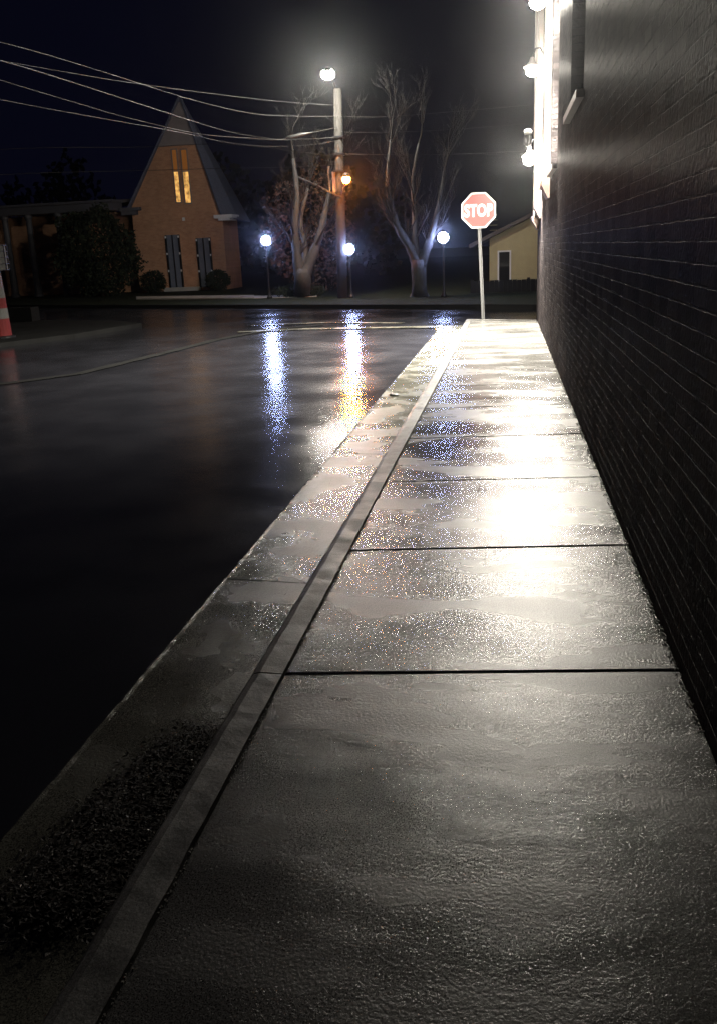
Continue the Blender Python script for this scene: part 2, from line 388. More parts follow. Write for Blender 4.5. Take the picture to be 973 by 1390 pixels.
for a, b, d, z0 in ((11.2, 11.9, .09, 2.42), (14.45, 15.1, .09, 2.2), (15.5, 16.2, .11, 2.0)):
    bm = MB(); bm.box(-d, -.002, a, b, z0+.18, 7.6); bm.build('pilaster', 'trimw', bld)
    bm = MB(); bm.loft([[(-.002, a-.02, z0-.1), (-.03, a-.02, z0-.1), (-.03, b+.02, z0-.1), (-.002, b+.02, z0-.1)],
                        [(-.002, a-.03, z0+.1), (-d-.04, a-.03, z0+.1), (-d-.04, b+.03, z0+.1), (-.002, b+.03, z0+.1)],
                        [(-.002, a-.03, z0+.178), (-d-.04, a-.03, z0+.178), (-d-.04, b+.03, z0+.178), (-.002, b+.03, z0+.178)]])
    bm.build('corbel', 'trimd', bld)
bm = MB(); bm.tube([(-.075, 15.3, 7.5), (-.075, 15.3, 2.3), (.02, 15.3, 2.2)], .04, 10)
for z in (3, 5): bm.box(-.12, -.003, 15.25, 15.35, z, z+.04)
bm.build('downpipe', 'trimw', bld, smooth=False)

# ------------------------------------------------------------ wall lamps
def wall_lamp(loc, arm, label, lit=True, beam=1):
    o = empty('wall_lamp', loc, label, 'lamp', 'lamps along the brick wall')
    # local: wall is at +x, lamp hangs at origin
    MB().box(arm-.035, arm-.005, -.07, .07, .02, .32).build('wall_plate', 'trimw', o)
    b = MB(); b.tube([(arm-.03, 0, .22), (arm*.6, 0, .33), (arm*.25, 0, .33), (.03, 0, .26), (0, 0, .17)], .014, 8); b.build('arm', 'blackmetal', o)
    b = MB(); prof = [(.03, .19), (.045, .15), (.06, .11), (.15, .04), (.155, .03)]
    b.loft([[(r*math.cos(2*math.pi*k/20), r*math.sin(2*math.pi*k/20), z) for k in range(20)] for r, z in prof], True, False)
    sh = b.build('shade', 'trimw', o, smooth=True)
    MB().sphere((0, 0, -.03), .115, .9).build('bulb', 'lampwhite' if lit else 'glass', o, smooth=True)
    ld = bpy.data.lights.new('lamp_beam', 'SPOT'); ld.energy = WALL_SPOT*beam; ld.color = (1, .945, .82); ld.spot_size = R(112); ld.spot_blend = .6; ld.shadow_soft_size = .06
    lb = bpy.data.objects.new('lamp_beam', ld); C.objects.link(lb); lb.parent = o; lb.location = (-.02, 0, -.2); lb.rotation_euler = (0, R(22), 0)
    return o
wall_lamp((.33, 13.3, 4.93), WX(13.3)-.33, 'glaring wall lamp on the brick wall, cut by the top edge of the photo', beam=2.0)
wall_lamp((.33, 16.6, 4.64), WX(16.6)-.33, 'glaring wall lamp second down the brick wall, just below the topmost one', beam=3.2)
wall_lamp((.31, 17.3, 3.2), WX(17.3)-.31, 'glaring wall lamp lowest on the brick wall, just under the small unlit lantern', beam=.9)
# small lantern standing on a bracket, unlit
lo = P(716, 190, 16.6)
o = empty('wall_lantern', lo, 'small unlit globe lantern on a bent bracket right above the lowest glaring wall lamp', 'lamp')
arm = WX(16.6)-lo.x
b = MB(); b.tube([(arm-.005, 0, -.18), (arm*.5, 0, -.2), (.02, 0, -.18), (0, 0, -.1)], .014, 8); b.build('bracket', 'trimw', o)
b = MB(); b.lathe([(.03, -.1), (.07, -.06), (.07, .08), (.05, .10)]); b.build('lantern_body', 'steel', o, smooth=False)
MB().sphere((0, 0, .14), .075, .8).build('dome', 'signwhite', o, smooth=True)

# ------------------------------------------------------------ stop sign
base = G(655.5, 433.5); c = P(649, 285, base.y-.05)
o = empty('stop_sign', base, 'red octagonal STOP sign on a steel post at the end of the sidewalk', 'sign', rz=R(4))
dx = c.x-base.x
topz = c.z+.35
lean = lambda z: dx*z/c.z
b = MB()
b.loft([[(lean(z)+x, y-.0, z) for x, y in ((-.035, -.006), (-.02, -.006), (-.012, .022), (.012, .022), (.02, -.006), (.035, -.006), (.035, 0), (.023, 0), (.015, .03), (-.015, .03), (-.023, 0), (-.035, 0))] for z in (-.1, 0, topz/2, topz)])
b.build('post', 'steel', o)
def octo(r, y, n=8): return [(dx+r*math.cos(R(22.5+45*k)), y, c.z+r*math.sin(R(22.5+45*k))) for k in range(n)]
RO = .405
MB().loft([octo(RO, -.012), octo(RO, -.009)]).build('sign_plate', 'signwhite', o)
MB().loft([octo(RO-.035, -.0145), octo(RO-.035, -.0125)]).build('red_face', 'signred', o)
cu_ = bpy.data.curves.new('t', 'FONT'); cu_.body = 'STOP'; cu_.align_x = 'CENTER'; cu_.align_y = 'CENTER'; cu_.size = .36; cu_.extrude = .001; cu_.offset = .012
cu_.space_character = 1.06
to = bpy.data.objects.new('t', cu_); C.objects.link(to)
bpy.context.view_layer.update()
me = bpy.data.meshes.new_from_object(to.evaluated_get(bpy.context.evaluated_depsgraph_get()))
bpy.data.objects.remove(to)
xs = [v.co.x for v in me.vertices]; ys = [v.co.y for v in me.vertices]
sx = .62/(max(xs)-min(xs)); sz = .27/(max(ys)-min(ys)); mx_ = (max(xs)+min(xs))/2; my = (max(ys)+min(ys))/2
for v in me.vertices: v.co = Vector((dx+(v.co.x-mx_)*sx, -.0165-v.co.z, c.z+(v.co.y-my)*sz))
me.materials.clear(); me.materials.append(MT['signwhite'])
lt = bpy.data.objects.new('lettering', me); C.objects.link(lt); lt.parent = o
for z in (-.3, .3):
    b = MB(); b.loft([[(dx+.014*math.cos(a*math.pi/4), y, c.z+z+.014*math.sin(a*math.pi/4)) for a in range(8)] for y in (-.013, -.022)]); b.build('bolt', 'steel', o)

# ------------------------------------------------------------ utility pole with two lamps
PY = 30.7
pb = G(465, 403); PY = pb.y
o = empty('utility_pole', (pb.x, pb.y, -.03), 'wooden utility pole carrying a white street lamp on top and an orange lamp halfway', 'utility pole')
tp = P(458, 122, PY)
def pl(px, py, Y=PY): return P(px, py, Y) - Vector((pb.x, pb.y, -.03))
b = MB(); t0 = pl(458, 120)
b.tube([(0, 0, -.1), t0*.3, t0*.6, t0], [.19, .175, .16, .14], 14); b.build('pole', 'wood', o, smooth=True)
lh = pl(446, 101, PY-1.5)
b = MB(); b.tube([t0*.97, t0*.99+Vector((-.05, -.1, .1)), lh+Vector((0, .1, .16)), lh+Vector((0, 0, .14))], .035, 8); ar = b.build('lamp_arm', 'steel', o)
b = MB(); b.loft([[(lh.x+sx_*math.cos(a*math.pi/8), lh.y-.1+sx_*1.9*math.sin(a*math.pi/8), lh.z+z) for a in range(16)] for sx_, z in ((.13, .04), (.15, .08), (.13, .14), (.05, .19))]); hd = b.build('lamp_head', 'steel', o, smooth=True)
MB().sphere((lh.x, lh.y-.1, lh.z), .23, .75).build('lens', 'lampstreet', hd, smooth=True)
oh = pl(470, 243, PY-1.3)
b = MB(); b.tube([t0*.5, oh+Vector((0, .2, .2)), oh+Vector((0, 0, .13))], .03, 8); b.build('lamp_arm', 'steel', o)
b = MB(); b.loft([[(oh.x+s_*math.cos(a*math.pi/8), oh.y+s_*math.sin(a*math.pi/8), oh.z+z) for a in range(16)] for s_, z in ((.10, .07), (.14, .09), (.1, .18), (.04, .22))]); hd = b.build('lamp_head', 'steel', o, smooth=True)
MB().sphere((oh.x, oh.y, oh.z), .14).build('lens', 'lamporange', hd, smooth=True)
fd = bpy.data.lights.new('church_fill_spot', 'SPOT'); fd.energy = CHURCH_FILL; fd.color = (1, .42, .12); fd.spot_size = R(32); fd.spot_blend = .7; fd.shadow_soft_size = .08  # added spot that lights the church front; the pole has no floodlight
fo = bpy.data.objects.new('church_fill_spot', fd); C.objects.link(fo); fo.parent = o; fo.location = oh + Vector((-.3, .1, 0))
aim = Vector((-13.6, 42.5, .6)) - (Vector((pb.x, pb.y, -.03)) + fo.location); fo.rotation_euler = aim.to_track_quat('-Z', 'Y').to_euler()
for fr in (.52, .62, .7, .78):
    q = t0*fr; b = MB(); b.box(q.x-.19, q.x+.19, q.y-.19, q.y+.19, q.z-.03, q.z+.03); b.build('pole_band', 'blackmetal', o)
b = MB(); q = pl(455, 246, PY-.2); b.box(q.x-.12, q.x+.12, q.y+.1, q.y+.25, q.z-.35, q.z+.35); b.build('cable_box', 'trimd', o)
b = MB(); b.tube([pl(446, 225), pl(446, 236)], .05, 8); b.tube([pl(446, 236), pl(448, 262)], .03, 8); b.build('insulator', 'steel', o)

# wires
def wire(pts, label, r=.012, grp='overhead wires', name='overhead_wire'):
    pts = [P(*p) for p in pts]; fine = []
    n = len(pts)
    for i in range(n-1):   # catmull-rom
        p0, p1, p2, p3 = pts[max(i-1, 0)], pts[i], pts[i+1], pts[min(i+2, n-1)]
        for k in range(6):
            t = k/6; fine.append(.5*((2*p1)+(p2-p0)*t+(2*p0-5*p1+4*p2-p3)*t*t+(3*p1-p0-3*p2+p3)*t**3))
    fine.append(pts[-1])
    o = MB().tube(fine, r*.5, 6).build(name, 'wire', smooth=True); return tag(o, label, 'wire', grp)
wire([(-60, 88, 14), (0, 108, 17), (110, 141, 21), (180, 161, 24), (270, 181, 27), (340, 187, 29), (384, 189, 30.2), (459, 186, PY-.2)], 'thick overhead cable sagging across the dark sky over the church gable, brightest of the wires', .026)
wire([(-120, 60, 9), (60, 92, 13), (180, 112, 18), (300, 128, 26), (390, 138, 29.5), (456, 142, PY-.2)], 'thin wire reaching the utility pole highest, just below the street lamp', .013)
wire([(-120, 30, 8), (30, 64, 12), (150, 100, 17), (262, 135, 24), (340, 153, 28), (400, 157, 29.8), (457, 157, PY-.2)], 'bright thin wire meeting the utility pole second from the top', .018)
wire([(-120, 52, 7), (10, 84, 10), (120, 118, 14), (250, 160, 22), (310, 178, 27), (350, 185, 29), (385, 188, 30), (430, 178, PY-.4), (458, 172, PY-.2)], 'wire with a fat splice rising to the utility pole below the second wire', .02)
wire([(-120, 110, 9), (60, 146, 13), (250, 180, 22), (310, 193, 27), (365, 198, 29.5), (420, 196, 30.2), (460, 190, PY-.2)], 'short faint wire lowest of those left of the utility pole', .014)
wire([(459, 157, PY-.1), (520, 158, PY), (600, 152, 31), (740, 140, 33)], 'faint wire leaving the utility pole at the height of the bright thin wire', .012)
wire([(460, 178, PY-.1), (500, 179, PY), (600, 176, 32), (740, 165, 34)], 'faint wire leaving the utility pole towards the bare tree tops', .012)
wire([(463, 208, PY-.1), (500, 209, PY), (600, 209, 32), (740, 203, 34)], 'wire leaving the utility pole just above the orange lamp', .014)
wire([(-60, 205, 30), (60, 200, 32), (190, 199, 34), (300, 195, 33), (400, 205, 31.5), (463, 213, PY-.1)], 'black wire crossing the upper church gable above the lit slit windows', .02)
wire([(-60, 240, 30), (60, 234, 32), (190, 231, 34), (300, 228, 33), (400, 226, 31.5), (464, 222, PY-.1)], 'black wire crossing the lit slit windows of the church', .02)
tag(MB().tube([P(405, 240, 30), P(430, 251, 30.2), P(463, 268, PY-.2)], .03, 6).build('guy_wire', 'wire'), 'short sloping cable lit orange, below the orange lamp', 'cable')
q = [P(388, 187, 29.9), P(396, 185.5, 29.95), P(410, 182, 30), P(425, 179, 30.1)]
tag(MB().tube(q, [.03, .07, .06, .02], 8).build('cable_splice', 'steel', smooth=True), 'fat pale splice sleeve on the wire left of the utility pole', 'cable splice')

# ------------------------------------------------------------ park lamps
def park_lamp(px, py_bulb, py_base, label, cold='lampblue'):
    b0 = G(px, py_base, -.03); cc = P(px, py_bulb, b0.y)
    # base straight below the globe
    o = empty('park_lamp', (cc.x, cc.y, -.03), label, 'street lamp', 'globe lamps across the cross street')
    H = cc.z+.03
    b = MB(); b.lathe([(.11, -.05), (.11, .06), (.07, .12), (.05, .2), (.035, .3), (.03, H-.3), (.05, H-.27), (.05, H-.24), (.09, H-.19)], seg=12); b.build('post', 'blackmetal', o)
    MB().sphere((0, 0, H), .18, 1).build('globe', cold, o, smooth=True)
    b = MB(); b.lathe([(.06, H+.18), (.05, H+.2), (.01, H+.24)], seg=10); b.build('cap', 'blackmetal', o)
    return o
park_lamp(361, 326, 405, 'globe lamp on black post between the church and the forked tree')
park_lamp(474, 338, 404, 'globe lamp on black post beneath the orange lamp, lowest of the three')
park_lamp(601, 322, 403, 'globe lamp on black post between the second tree and the STOP sign')

# ------------------------------------------------------------ bare trees
def twigs(bm, p, d, L, r, depth, rnd):
    n = 4; pts = [p.copy()]; rad = [r]
    dd = d.copy(); q = p.copy()
    for i in range(n):
        dd = (dd + Vector((rnd.uniform(-.18, .18), rnd.uniform(-.18, .18), rnd.uniform(-.02, .14)))).normalized()
        q = q + dd*(L/n); pts.append(q.copy()); rad.append(r*(1-.6*(i+1)/n))
    bm.tube(pts, rad, 5 if r > .02 else 3, cap=False)
    if depth > 0:
        for k in range(rnd.choice((3, 4, 4))):
            i = rnd.randint(1, n); a = (dd + Vector((rnd.uniform(-.8, .8), rnd.uniform(-.8, .8), rnd.uniform(-.15, .6)))).normalized()
            twigs(bm, pts[i], a, L*rnd.uniform(.5, .8), max(rad[i]*.75, .005), depth-1, rnd)
def bare_tree(base, Y, trunk, limbs, label, seed, dep=4):
    rnd = random.Random(seed)
    b0 = G(*base, -.03); o = empty('bare_tree', b0, label, 'tree', 'bare trees across the cross street')
    loc = lambda px, py, dy=0: P(px, py, Y+dy) - b0
    b = MB(); pts = [loc(*p[:2]) for p in trunk]; pts[0] = Vector((0, 0, -.1)); b.tube(pts, [p[2] for p in trunk], 14)
    b.tube([Vector((0, 0, -.1)), Vector((0, 0, .12))], [trunk[0][2]*1.35, trunk[0][2]], 14)
    tw = MB()
    for lb in limbs:
        pts = [loc(p[0], p[1], p[3]) for p in lb]; rads = [p[2] for p in lb]
        # resample smoothly
        f = []; fr = []
        for i in range(len(pts)-1):
            p0, p1, p2, p3 = pts[max(i-1, 0)], pts[i], pts[i+1], pts[min(i+2, len(pts)-1)]
            for k in range(5):
                t = k/5; f.append(.5*((2*p1)+(p2-p0)*t+(2*p0-5*p1+4*p2-p3)*t*t+(3*p1-p0-3*p2+p3)*t**3)); fr.append(rads[i]+(rads[i+1]-rads[i])*t)
        f.append(pts[-1]); fr.append(rads[-1]); b.tube(f, [r*(1+.12*rnd.uniform(-1, 1)) for r in fr], 10)
        for i in range(4, len(f)):
            if rnd.random() < .45:
                d = (f[i]-f[i-1]).normalized() + Vector((rnd.uniform(-.8, .8), rnd.uniform(-.8, .8), rnd.uniform(0, .4)))
                twigs(tw, f[i], d.normalized(), rnd.uniform(.7, 1.3), max(.014, fr[i]*.4), dep-1, rnd)
        twigs(tw, f[-1], (f[-1]-f[-3]).normalized(), 1.2, fr[-1]*.8, dep, rnd)
    b.build('trunk', 'bark', o, smooth=True); tw.build('crown', 'twig', o, smooth=True)
bare_tree((410, 402), 32.0, [(410, 402, .36), (411, 385, .32), (411, 372, .33), (411, 364, .28)],
          [[(408, 375, .27, 0), (403, 345, .17, -.1), (400, 305, .14, -.2), (403, 262, .10, -.2), (398, 215, .06, 0)],
           [(413, 374, .25, 0), (425, 345, .18, .1), (435, 315, .14, .2), (443, 280, .1, .3), (452, 240, .06, .3)],
           [(412, 370, .16, .1), (414, 335, .11, .3), (408, 300, .09, .5), (418, 255, .05, .6)]],
          'gnarled bare tree with two thick pale limbs, behind the first globe lamp', 3)
bare_tree((569, 402), 29.5, [(569, 402, .30), (569, 385, .25), (568, 365, .26), (568, 352, .27)],
          [[(567, 358, .22, 0), (556, 335, .15, 0), (541, 310, .13, -.1), (531, 280, .1, -.2), (526, 240, .07, -.2), (530, 190, .04, 0)],
           [(567, 356, .17, 0), (563, 325, .12, .1), (563, 290, .10, .2), (560, 245, .07, .3), (568, 195, .04, .4)],
           [(571, 358, .20, 0), (580, 335, .14, -.1), (588, 308, .11, -.1), (597, 270, .08, 0), (604, 225, .04, 0)]],
          'slim bare tree splitting into three pale limbs, beside the last globe lamp', 11)

# ------------------------------------------------------------ shrubs
def shrub(name, c, rx, ry, h, label, m='leaf', n=2600, leaf=.08, seed=1, cat='shrub', grp=None, gap=.15):
    rnd = random.Random(seed); o = empty(name, c, label, cat, grp)
    b = MB(); ph = Vector((rnd.uniform(0, 50), rnd.uniform(0, 50), 0))
    k = 0
    while k < n:
        u = Vector((rnd.gauss(0, 1), rnd.gauss(0, 1), rnd.gauss(0, 1))).normalized()
        lump = 1 + .28*mnoise.noise(u*2.3+ph) + .12*mnoise.noise(u*6+ph)
        if mnoise.noise(u*5+ph*2) < -.5+gap: pass
        r = lump*rnd.uniform(.72, 1)
        p = Vector((u.x*rx*r, u.y*ry*r, h/2 + u.z*h/2*r))
        if p.z < .02: continue
        a = Vector((rnd.uniform(-1, 1), rnd.uniform(-1, 1), rnd.uniform(-1, 1))).normalized(); q = a.cross(Vector((rnd.uniform(-1, 1), rnd.uniform(-1, 1), .3))).normalized()
        s_ = leaf*rnd.uniform(.6, 1.3)
        b.poly([p-a*s_, p+q*s_*.5, p+a*s_, p-q*s_*.5]); k += 1
    b.build('foliage', m, o, fix=False)
    b = MB(); rr = random.Random(seed+5)
    for i in range(5):
        a = rr.uniform(0, 6.28); b.tube([(0, 0, -.05), (math.cos(a)*rx*.25, math.sin(a)*ry*.25, h*.4), (math.cos(a)*rx*.5, math.sin(a)*ry*.5, h*.75)], [.05, .035, .015], 6)
    b.build('stem', 'twig', o)
    return o

# ------------------------------------------------------------ church
CY = 42.5
fl = P(195, 400, CY); frr = P(305, 395, CY)
def cp(px, py, Y=CY): return P(px, py, Y)
apex = cp(245, 131)
e_l = cp(182, 266); e_r = cp(297, 287); e_l2 = cp(193, 290)
xl, xr = fl.x-.15, cp(309, 380).x
GZ2 = -.03
ch = empty('church', (xl, CY, GZ2), 'tall narrow brick church gable with lit slit windows and a low columned wing', 'church')
inv = Vector((-xl, -CY, -GZ2))
eave = (e_r.z + .0)
D = 2.4
W_ = xr-xl; ax = apex.x-xl; az = apex.z-GZ2; ez = e_r.z-GZ2-.1; ezl = e_l.z-GZ2-.55
b = MB()
# front wall below the grey tip: y=0 plane, thickness .3
def fx(z, side):   # gable edge x at height z
    t = (z-(ezl if side < 0 else ez))/(az-(ezl if side < 0 else ez))
    return (0+(ax-0)*t) if side < 0 else (W_+(ax-W_)*t)
zt = cp(245, 197).z-GZ2
def gable(bm, pts, y0, y1):
    bm.loft([[(x, y0, z) for x, z in pts], [(x, y1, z) for x, z in pts]])
# leave openings: slit windows and louvre panels are set in proud frames in front of dark recess boxes
gable(b, [(0, -.1), (W_, -.1), (W_, ez), (fx(zt, 1), zt), (fx(zt, -1), zt), (0, ezl)], 0, .3)
b.box(W_-.3, W_, .3, D, -.1, ez); b.box(0, .3, .3, D, -.1, ezl); b.box(.3, W_-.3, D-.3, D, -.1, min(ez, ezl))
b.build('wall', 'church', ch)
b = MB(); gable(b, [(fx(zt, -1), zt+.01), (fx(zt, 1), zt+.01), (ax, az-.05)], -.02, .28); b.build('gable_tip', 'gablegrey', ch)
# steep roof, hipped to the back
ov = .32
er = cp(318, 297); era = Vector((er.x-xl, .0, er.z-GZ2))
A = (ax, -.12, az+.04)
b = MB()
FR = (W_+.05, -.25, ez-.12); BR = (era.x, D+.3, ez-.35); BL = (-.3, D+.3, ezl-.3); FL = (-.14, -.25, ezl-.1)
b.poly([A, FR, (era.x, .6, era.z), BR]); b.poly([A, BR, BL]); b.poly([A, BL, FL])
ro = b.build('roof', 'slate', ch, fix=True)
sm = ro.modifiers.new('thickness', 'SOLIDIFY'); sm.thickness = .07; sm.offset = 0
# cornice returns
b = MB(); b.box(W_-.35, era.x-.02, -.3, .9, ez-.22, ez-.06); b.box(W_-.15, era.x-.15, -.22, .85, ez-.34, ez-.22); b.build('cornice', 'whitewood', ch)
b = MB(); b.box(-.55, .55, -.3, .2, ezl-.16, ezl); b.box(-.5, .35, -.22, .2, ezl-.36, ezl-.16); b.build('cornice', 'trimshade', ch)
# slit windows (lit), lower part brighter
for px0, px1, py0, py1 in ((233.5, 239.5, 203, 274), (246, 253.5, 203, 275)):
    a = cp(px0, py0); c_ = cp(px1+1.5, py1); mid = cp((px0+px1)/2, 232)
    x0, x1 = a.x-xl, a.x-xl+(cp(px1, py0).x-a.x); z1, z0 = a.z-GZ2, c_.z-GZ2; zm = mid.z-GZ2
    sh = (cp(240, 274).x-cp(234, 204).x)*.0
    f = MB(); t = .05
    f.box(x0-t, x0, -.06, -.002, z0, z1); f.box(x1, x1+t, -.06, -.002, z0, z1); f.box(x0-t, x1+t, -.06, -.002, z1, z1+t); f.box(x0-t, x1+t, -.08, -.002, z0-t, z0)
    f.box(x0, x1, -.03, -.002, zm-.03, zm+.03)
    wo = f.build('window', 'gablegrey', ch)
    MB().box(x0, x1, -.02, -.002, z0, zm-.03).build('pane', 'amber', wo)
    MB().box(x0, x1, -.02, -.002, zm+.03, z1).build('pane', 'amber_dim', wo)
# tall louvred panels below
for pa, pb_ in (((221, 319), (243, 390)), ((263, 323), (282, 390))):
    a = cp(*pa); c_ = cp(*pb_); x0 = a.x-xl+.22; x1 = x0+.62; z0 = .15; z1 = a.z-GZ2
    wo = MB().box(x0, x1, -.04, -.002, z0, z1).build('window', 'shutter', ch)
    f = MB(); f.box(x0-.08, x0, -.09, -.002, z0, z1); f.box(x1, x1+.08, -.09, -.002, z0, z1); f.box(x0+.27, x0+.33, -.07, -.042, z0, z1); f.build('frame', 'blackmetal', wo)
    for xx in (x0-.04, x1+.04):
        for t in (0.02, .33, .65):
            MB().box(xx-.035, xx+.035, -.12, -.092, z1-.1-t*(z1-z0), z1-t*(z1-z0)).build('hinge', 'whitewood', wo)
a = cp(250, 297); MB().box(a.x-xl-.06, a.x-xl+.06, -.1, -.002, a.z-GZ2-.08, a.z-GZ2+.08).build('vent', 'whitewood', ch)
a = cp(226, 391); c_ = cp(273, 391); MB().box(a.x-xl, c_.x-xl, -.35, -.005, .0, a.z-GZ2+.03).build('ledge', 'path', ch)
# low wing with columns to the left
wl = cp(-60, 275).x-xl; zt2 = cp(150, 272).z-GZ2; zb2 = cp(150, 286).z-GZ2
b = MB(); b.box(wl, -.6, -.9, .2, zb2, zt2-.12); b.box(wl, -.5, -1.05, .2, zt2-.12, zt2); b.build('entablature', 'trimshade', ch)
b = MB(); b.box(wl, -.02, 1.0, 1.3, -.1, zb2); b.build('wing_wall', 'church', ch)
b = MB(); b.box(wl, -.05, .2, 3.2, zt2-.1, zt2+.05); b.build('wing_roof', 'roofd', ch)
for px in (-25, 14, 46, 86, 120):
    q = cp(px, 350, CY-.6).x-xl
    b = MB(); b.lathe([(.24, -.1), (.24, .12), (.19, .2), (.15, zb2-.25), (.2, zb2-.15), (.22, zb2-.002)], (q, -.6), 14); b.build('column', 'trimshade', ch, smooth=False)

shrub('shrub', Vector((cp(140, 400, 39.5).x, 39.5, -.05)), 2.0, 1.7, 4.2, 'big dark rounded bush in front of the church wing', n=9000, leaf=.1, seed=4, grp='shrubs by the church')
shrub('shrub', Vector((cp(210, 398, 40.8).x, 40.8, -.05)), .66, .6, 1.15, 'small dark bush left of the church louvred panels, beside the big bush', n=2200, leaf=.06, seed=5, grp='shrubs by the church')
shrub('shrub', Vector((cp(297, 396, 40.8).x, 40.8, -.05)), .62, .6, 1.05, 'small dark bush at the orange lit corner of the church', n=2200, leaf=.06, seed=6, grp='shrubs by the church')
shrub('russet_tree', Vector((P(425, 395, 36).x, 36, -.05)), 2.1, 1.3, 5.0, 'russet leafed small tree lit orange behind the utility pole', m='russet', n=2400, leaf=.09, seed=8, cat='tree', grp=None)
shrub('hedge', Vector((P(405, 400, 32.6).x, 32.6, -.05)), 1.1, .5, .5, 'low dark hedge around the foot of the gnarled tree', n=1500, leaf=.05, seed=9, cat='hedge')
# far dark wood
rnd = random.Random(21); b = MB()
for i in range(26):
    cx_ = -34+i*2.3+rnd.uniform(-1, 1); cy_ = 56+rnd.uniform(-3, 4); hh = rnd.uniform(5, 9)
    if cx_ > -6: continue
    for k in range(420):
        u = Vector((rnd.gauss(0, 1), rnd.gauss(0, 1), rnd.gauss(0, 1))).normalized()*rnd.uniform(.6, 1.05)
        p = Vector((cx_+u.x*2.2, cy_+u.y*1.6, hh*.5+u.z*hh*.5)); a = Vector((rnd.uniform(-1, 1), rnd.uniform(-1, 1), rnd.uniform(-1, 1))).normalized()*.28; q = a.cross(Vector((.3, 1, .2))).normalized()*.17
        b.poly([p-a, p+q, p+a, p-q])
MT['wood_leaf'] = mat('far_dark_leaf', (.004, .005, .004), .95, spec=0)
tag(b.build('woodland', 'wood_leaf', fix=False), 'mass of dark trees far behind the park lamps and the church', 'trees', kind='stuff')

# ------------------------------------------------------------ pale house on the right
HY = 40
hl = P(664, 380, HY).x; hr = hl+9
ho = empty('house', (hl, HY, -.05), 'pale yellow house with a sloping roof behind the STOP sign, beside the brick wall', 'house')
ze = P(668, 322, HY).z; zr = P(727, 292, HY).z; sl_ = (zr-ze)/(P(727, 292, HY).x-P(668, 322, HY).x)
mid = 4.5
b = MB(); b.loft([[(x, y, z) for x, z in ((0, 0), (9, 0), (9, ze), (mid, ze+sl_*mid), (0, ze))] for y in (0, 7)]); b.build('wall', 'siding', ho)
b = MB()
for y0, y1 in ((-.5, 7.4),):
    for sgn in (0, 1):
        X = lambda x: x if not sgn else 9-x
        pts = [(X(-.9), ze-.9*sl_+.03), (X(mid), ze+sl_*mid+.03), (X(mid), ze+sl_*mid+.22), (X(-.9), ze-.9*sl_+.2)]
        b.loft([[(x, y, z) for x, z in pts] for y in (y0, y1)])
b.build('roof', 'roofd', ho)
a = P(677, 342, HY); c_ = P(691, 379, HY)
x0 = a.x-hl; x1 = c_.x-hl; z1 = a.z+.05
dr = MB().box(x0, x1, -.03, -.002, .02, z1).build('door', 'glass', ho)
f = MB(); f.box(x0-.07, x0, -.06, -.002, .02, z1+.07); f.box(x1, x1+.07, -.06, -.002, .02, z1+.07); f.box(x0, x1, -.06, -.002, z1, z1+.07); f.build('frame', 'whitewood', dr)
f = MB()
for k in range(14):
    z = .1+k*.22
    f.box(0.02, x0-.09, -.022, -.002, z, z+.02); f.box(x1+.09, 8.9, -.022, -.002, z, z+.02) if z < z1 else None
f.build('siding_boards', 'siding', ho)
# assumed lamp, unseen behind the brick wall, added to light the pale house
q = Vector((3.1, HY-2.6, 2.6))
o = empty('assumed_house_lamp', q, 'assumed warm lamp on a pole, added to light the pale house, hidden by the brick wall', 'lamp')
MB().tube([(0, 0, -2.65), (0, 0, -.1)], .04, 8).build('post', 'blackmetal', o)
MB().sphere((0, 0, 0), .08).build('globe', glow('assumed_house_light', (1, .8, .42), 210), o, smooth=True)
# low dark fence in front of it
a = P(640, 381, 31); c_ = P(760, 380, 31); fz = a.z
o = empty('board_fence', (a.x, 31, -.05), 'low dark board fence in front of the pale house', 'fence')
b = MB(); L = c_.x-a.x+4; n = int(L/.16)
for k in range(n): b.box(k*.16, k*.16+.15, 0, .02, 0, fz+.04+.012*math.sin(k*1.7))
b.build('boards', MT['darkpave'], o)
for k in range(int(L/2)+1): MB().box(k*2-.05, k*2+.05, .02, .12, -.1, fz+.1).build('post', MT['darkpave'], o)

# ------------------------------------------------------------ striped post and concrete block at left
q = G(2, 458, -.02)
o = empty('striped_post', q, 'tall red and white banded marker post with a caged top, at the left edge', 'marker post')
yy = q.y; hz = lambda py: P(5, py, yy).z+.02
bands = [(458, 432, 'orangep'), (432, 418, 'whitep'), (418, 404, 'orangep'), (404, 390, 'whitep'), (390, 366, 'trimd')]
zb = 0; r_at = lambda z: .25*(1-.12*z)
MB().lathe([(.33, -.02), (.33, .03), (.28, .05)], seg=18).build('foot', 'blackmetal', o)
prevz = .05
for i, (p0, p1, m_) in enumerate(bands):
    z1 = hz(p1); MB().lathe([(r_at(prevz), prevz), (r_at(z1), z1-.001)], seg=20).build('band', m_, o, smooth=False); prevz = z1
z1 = hz(332); r_ = P(6.5, 348, yy).x - q.x
bm = MB(); bm.lathe([(r_-.02, prevz), (r_-.02, z1)], seg=16); cg = bm.build('lantern', 'whitep', o)
bm = MB()
for k in range(10):
    a = k*math.pi/5; bm.tube([(r_*math.cos(a), r_*math.sin(a), prevz), (r_*math.cos(a), r_*math.sin(a), z1)], .012, 6)
for t in (0, .25, .5, .75, 1):
    z = prevz+(z1-prevz)*t; bm.lathe([(r_+.008, z-.01), (r_+.008, z+.01)], seg=20)
bm.build('cage', 'blackmetal', cg)
a = G(-30, 436, -.02); c_ = G(44, 436, -.02)
bm = MB(); bm.box(0, c_.x-a.x, 0, .45, 0, P(44, 417, c_.y).z+.02); o = bm.build('concrete_block', MT['darkpave']); o.location = (a.x, c_.y, -.02)
tag(o, 'low weathered concrete block behind the striped post', 'block')

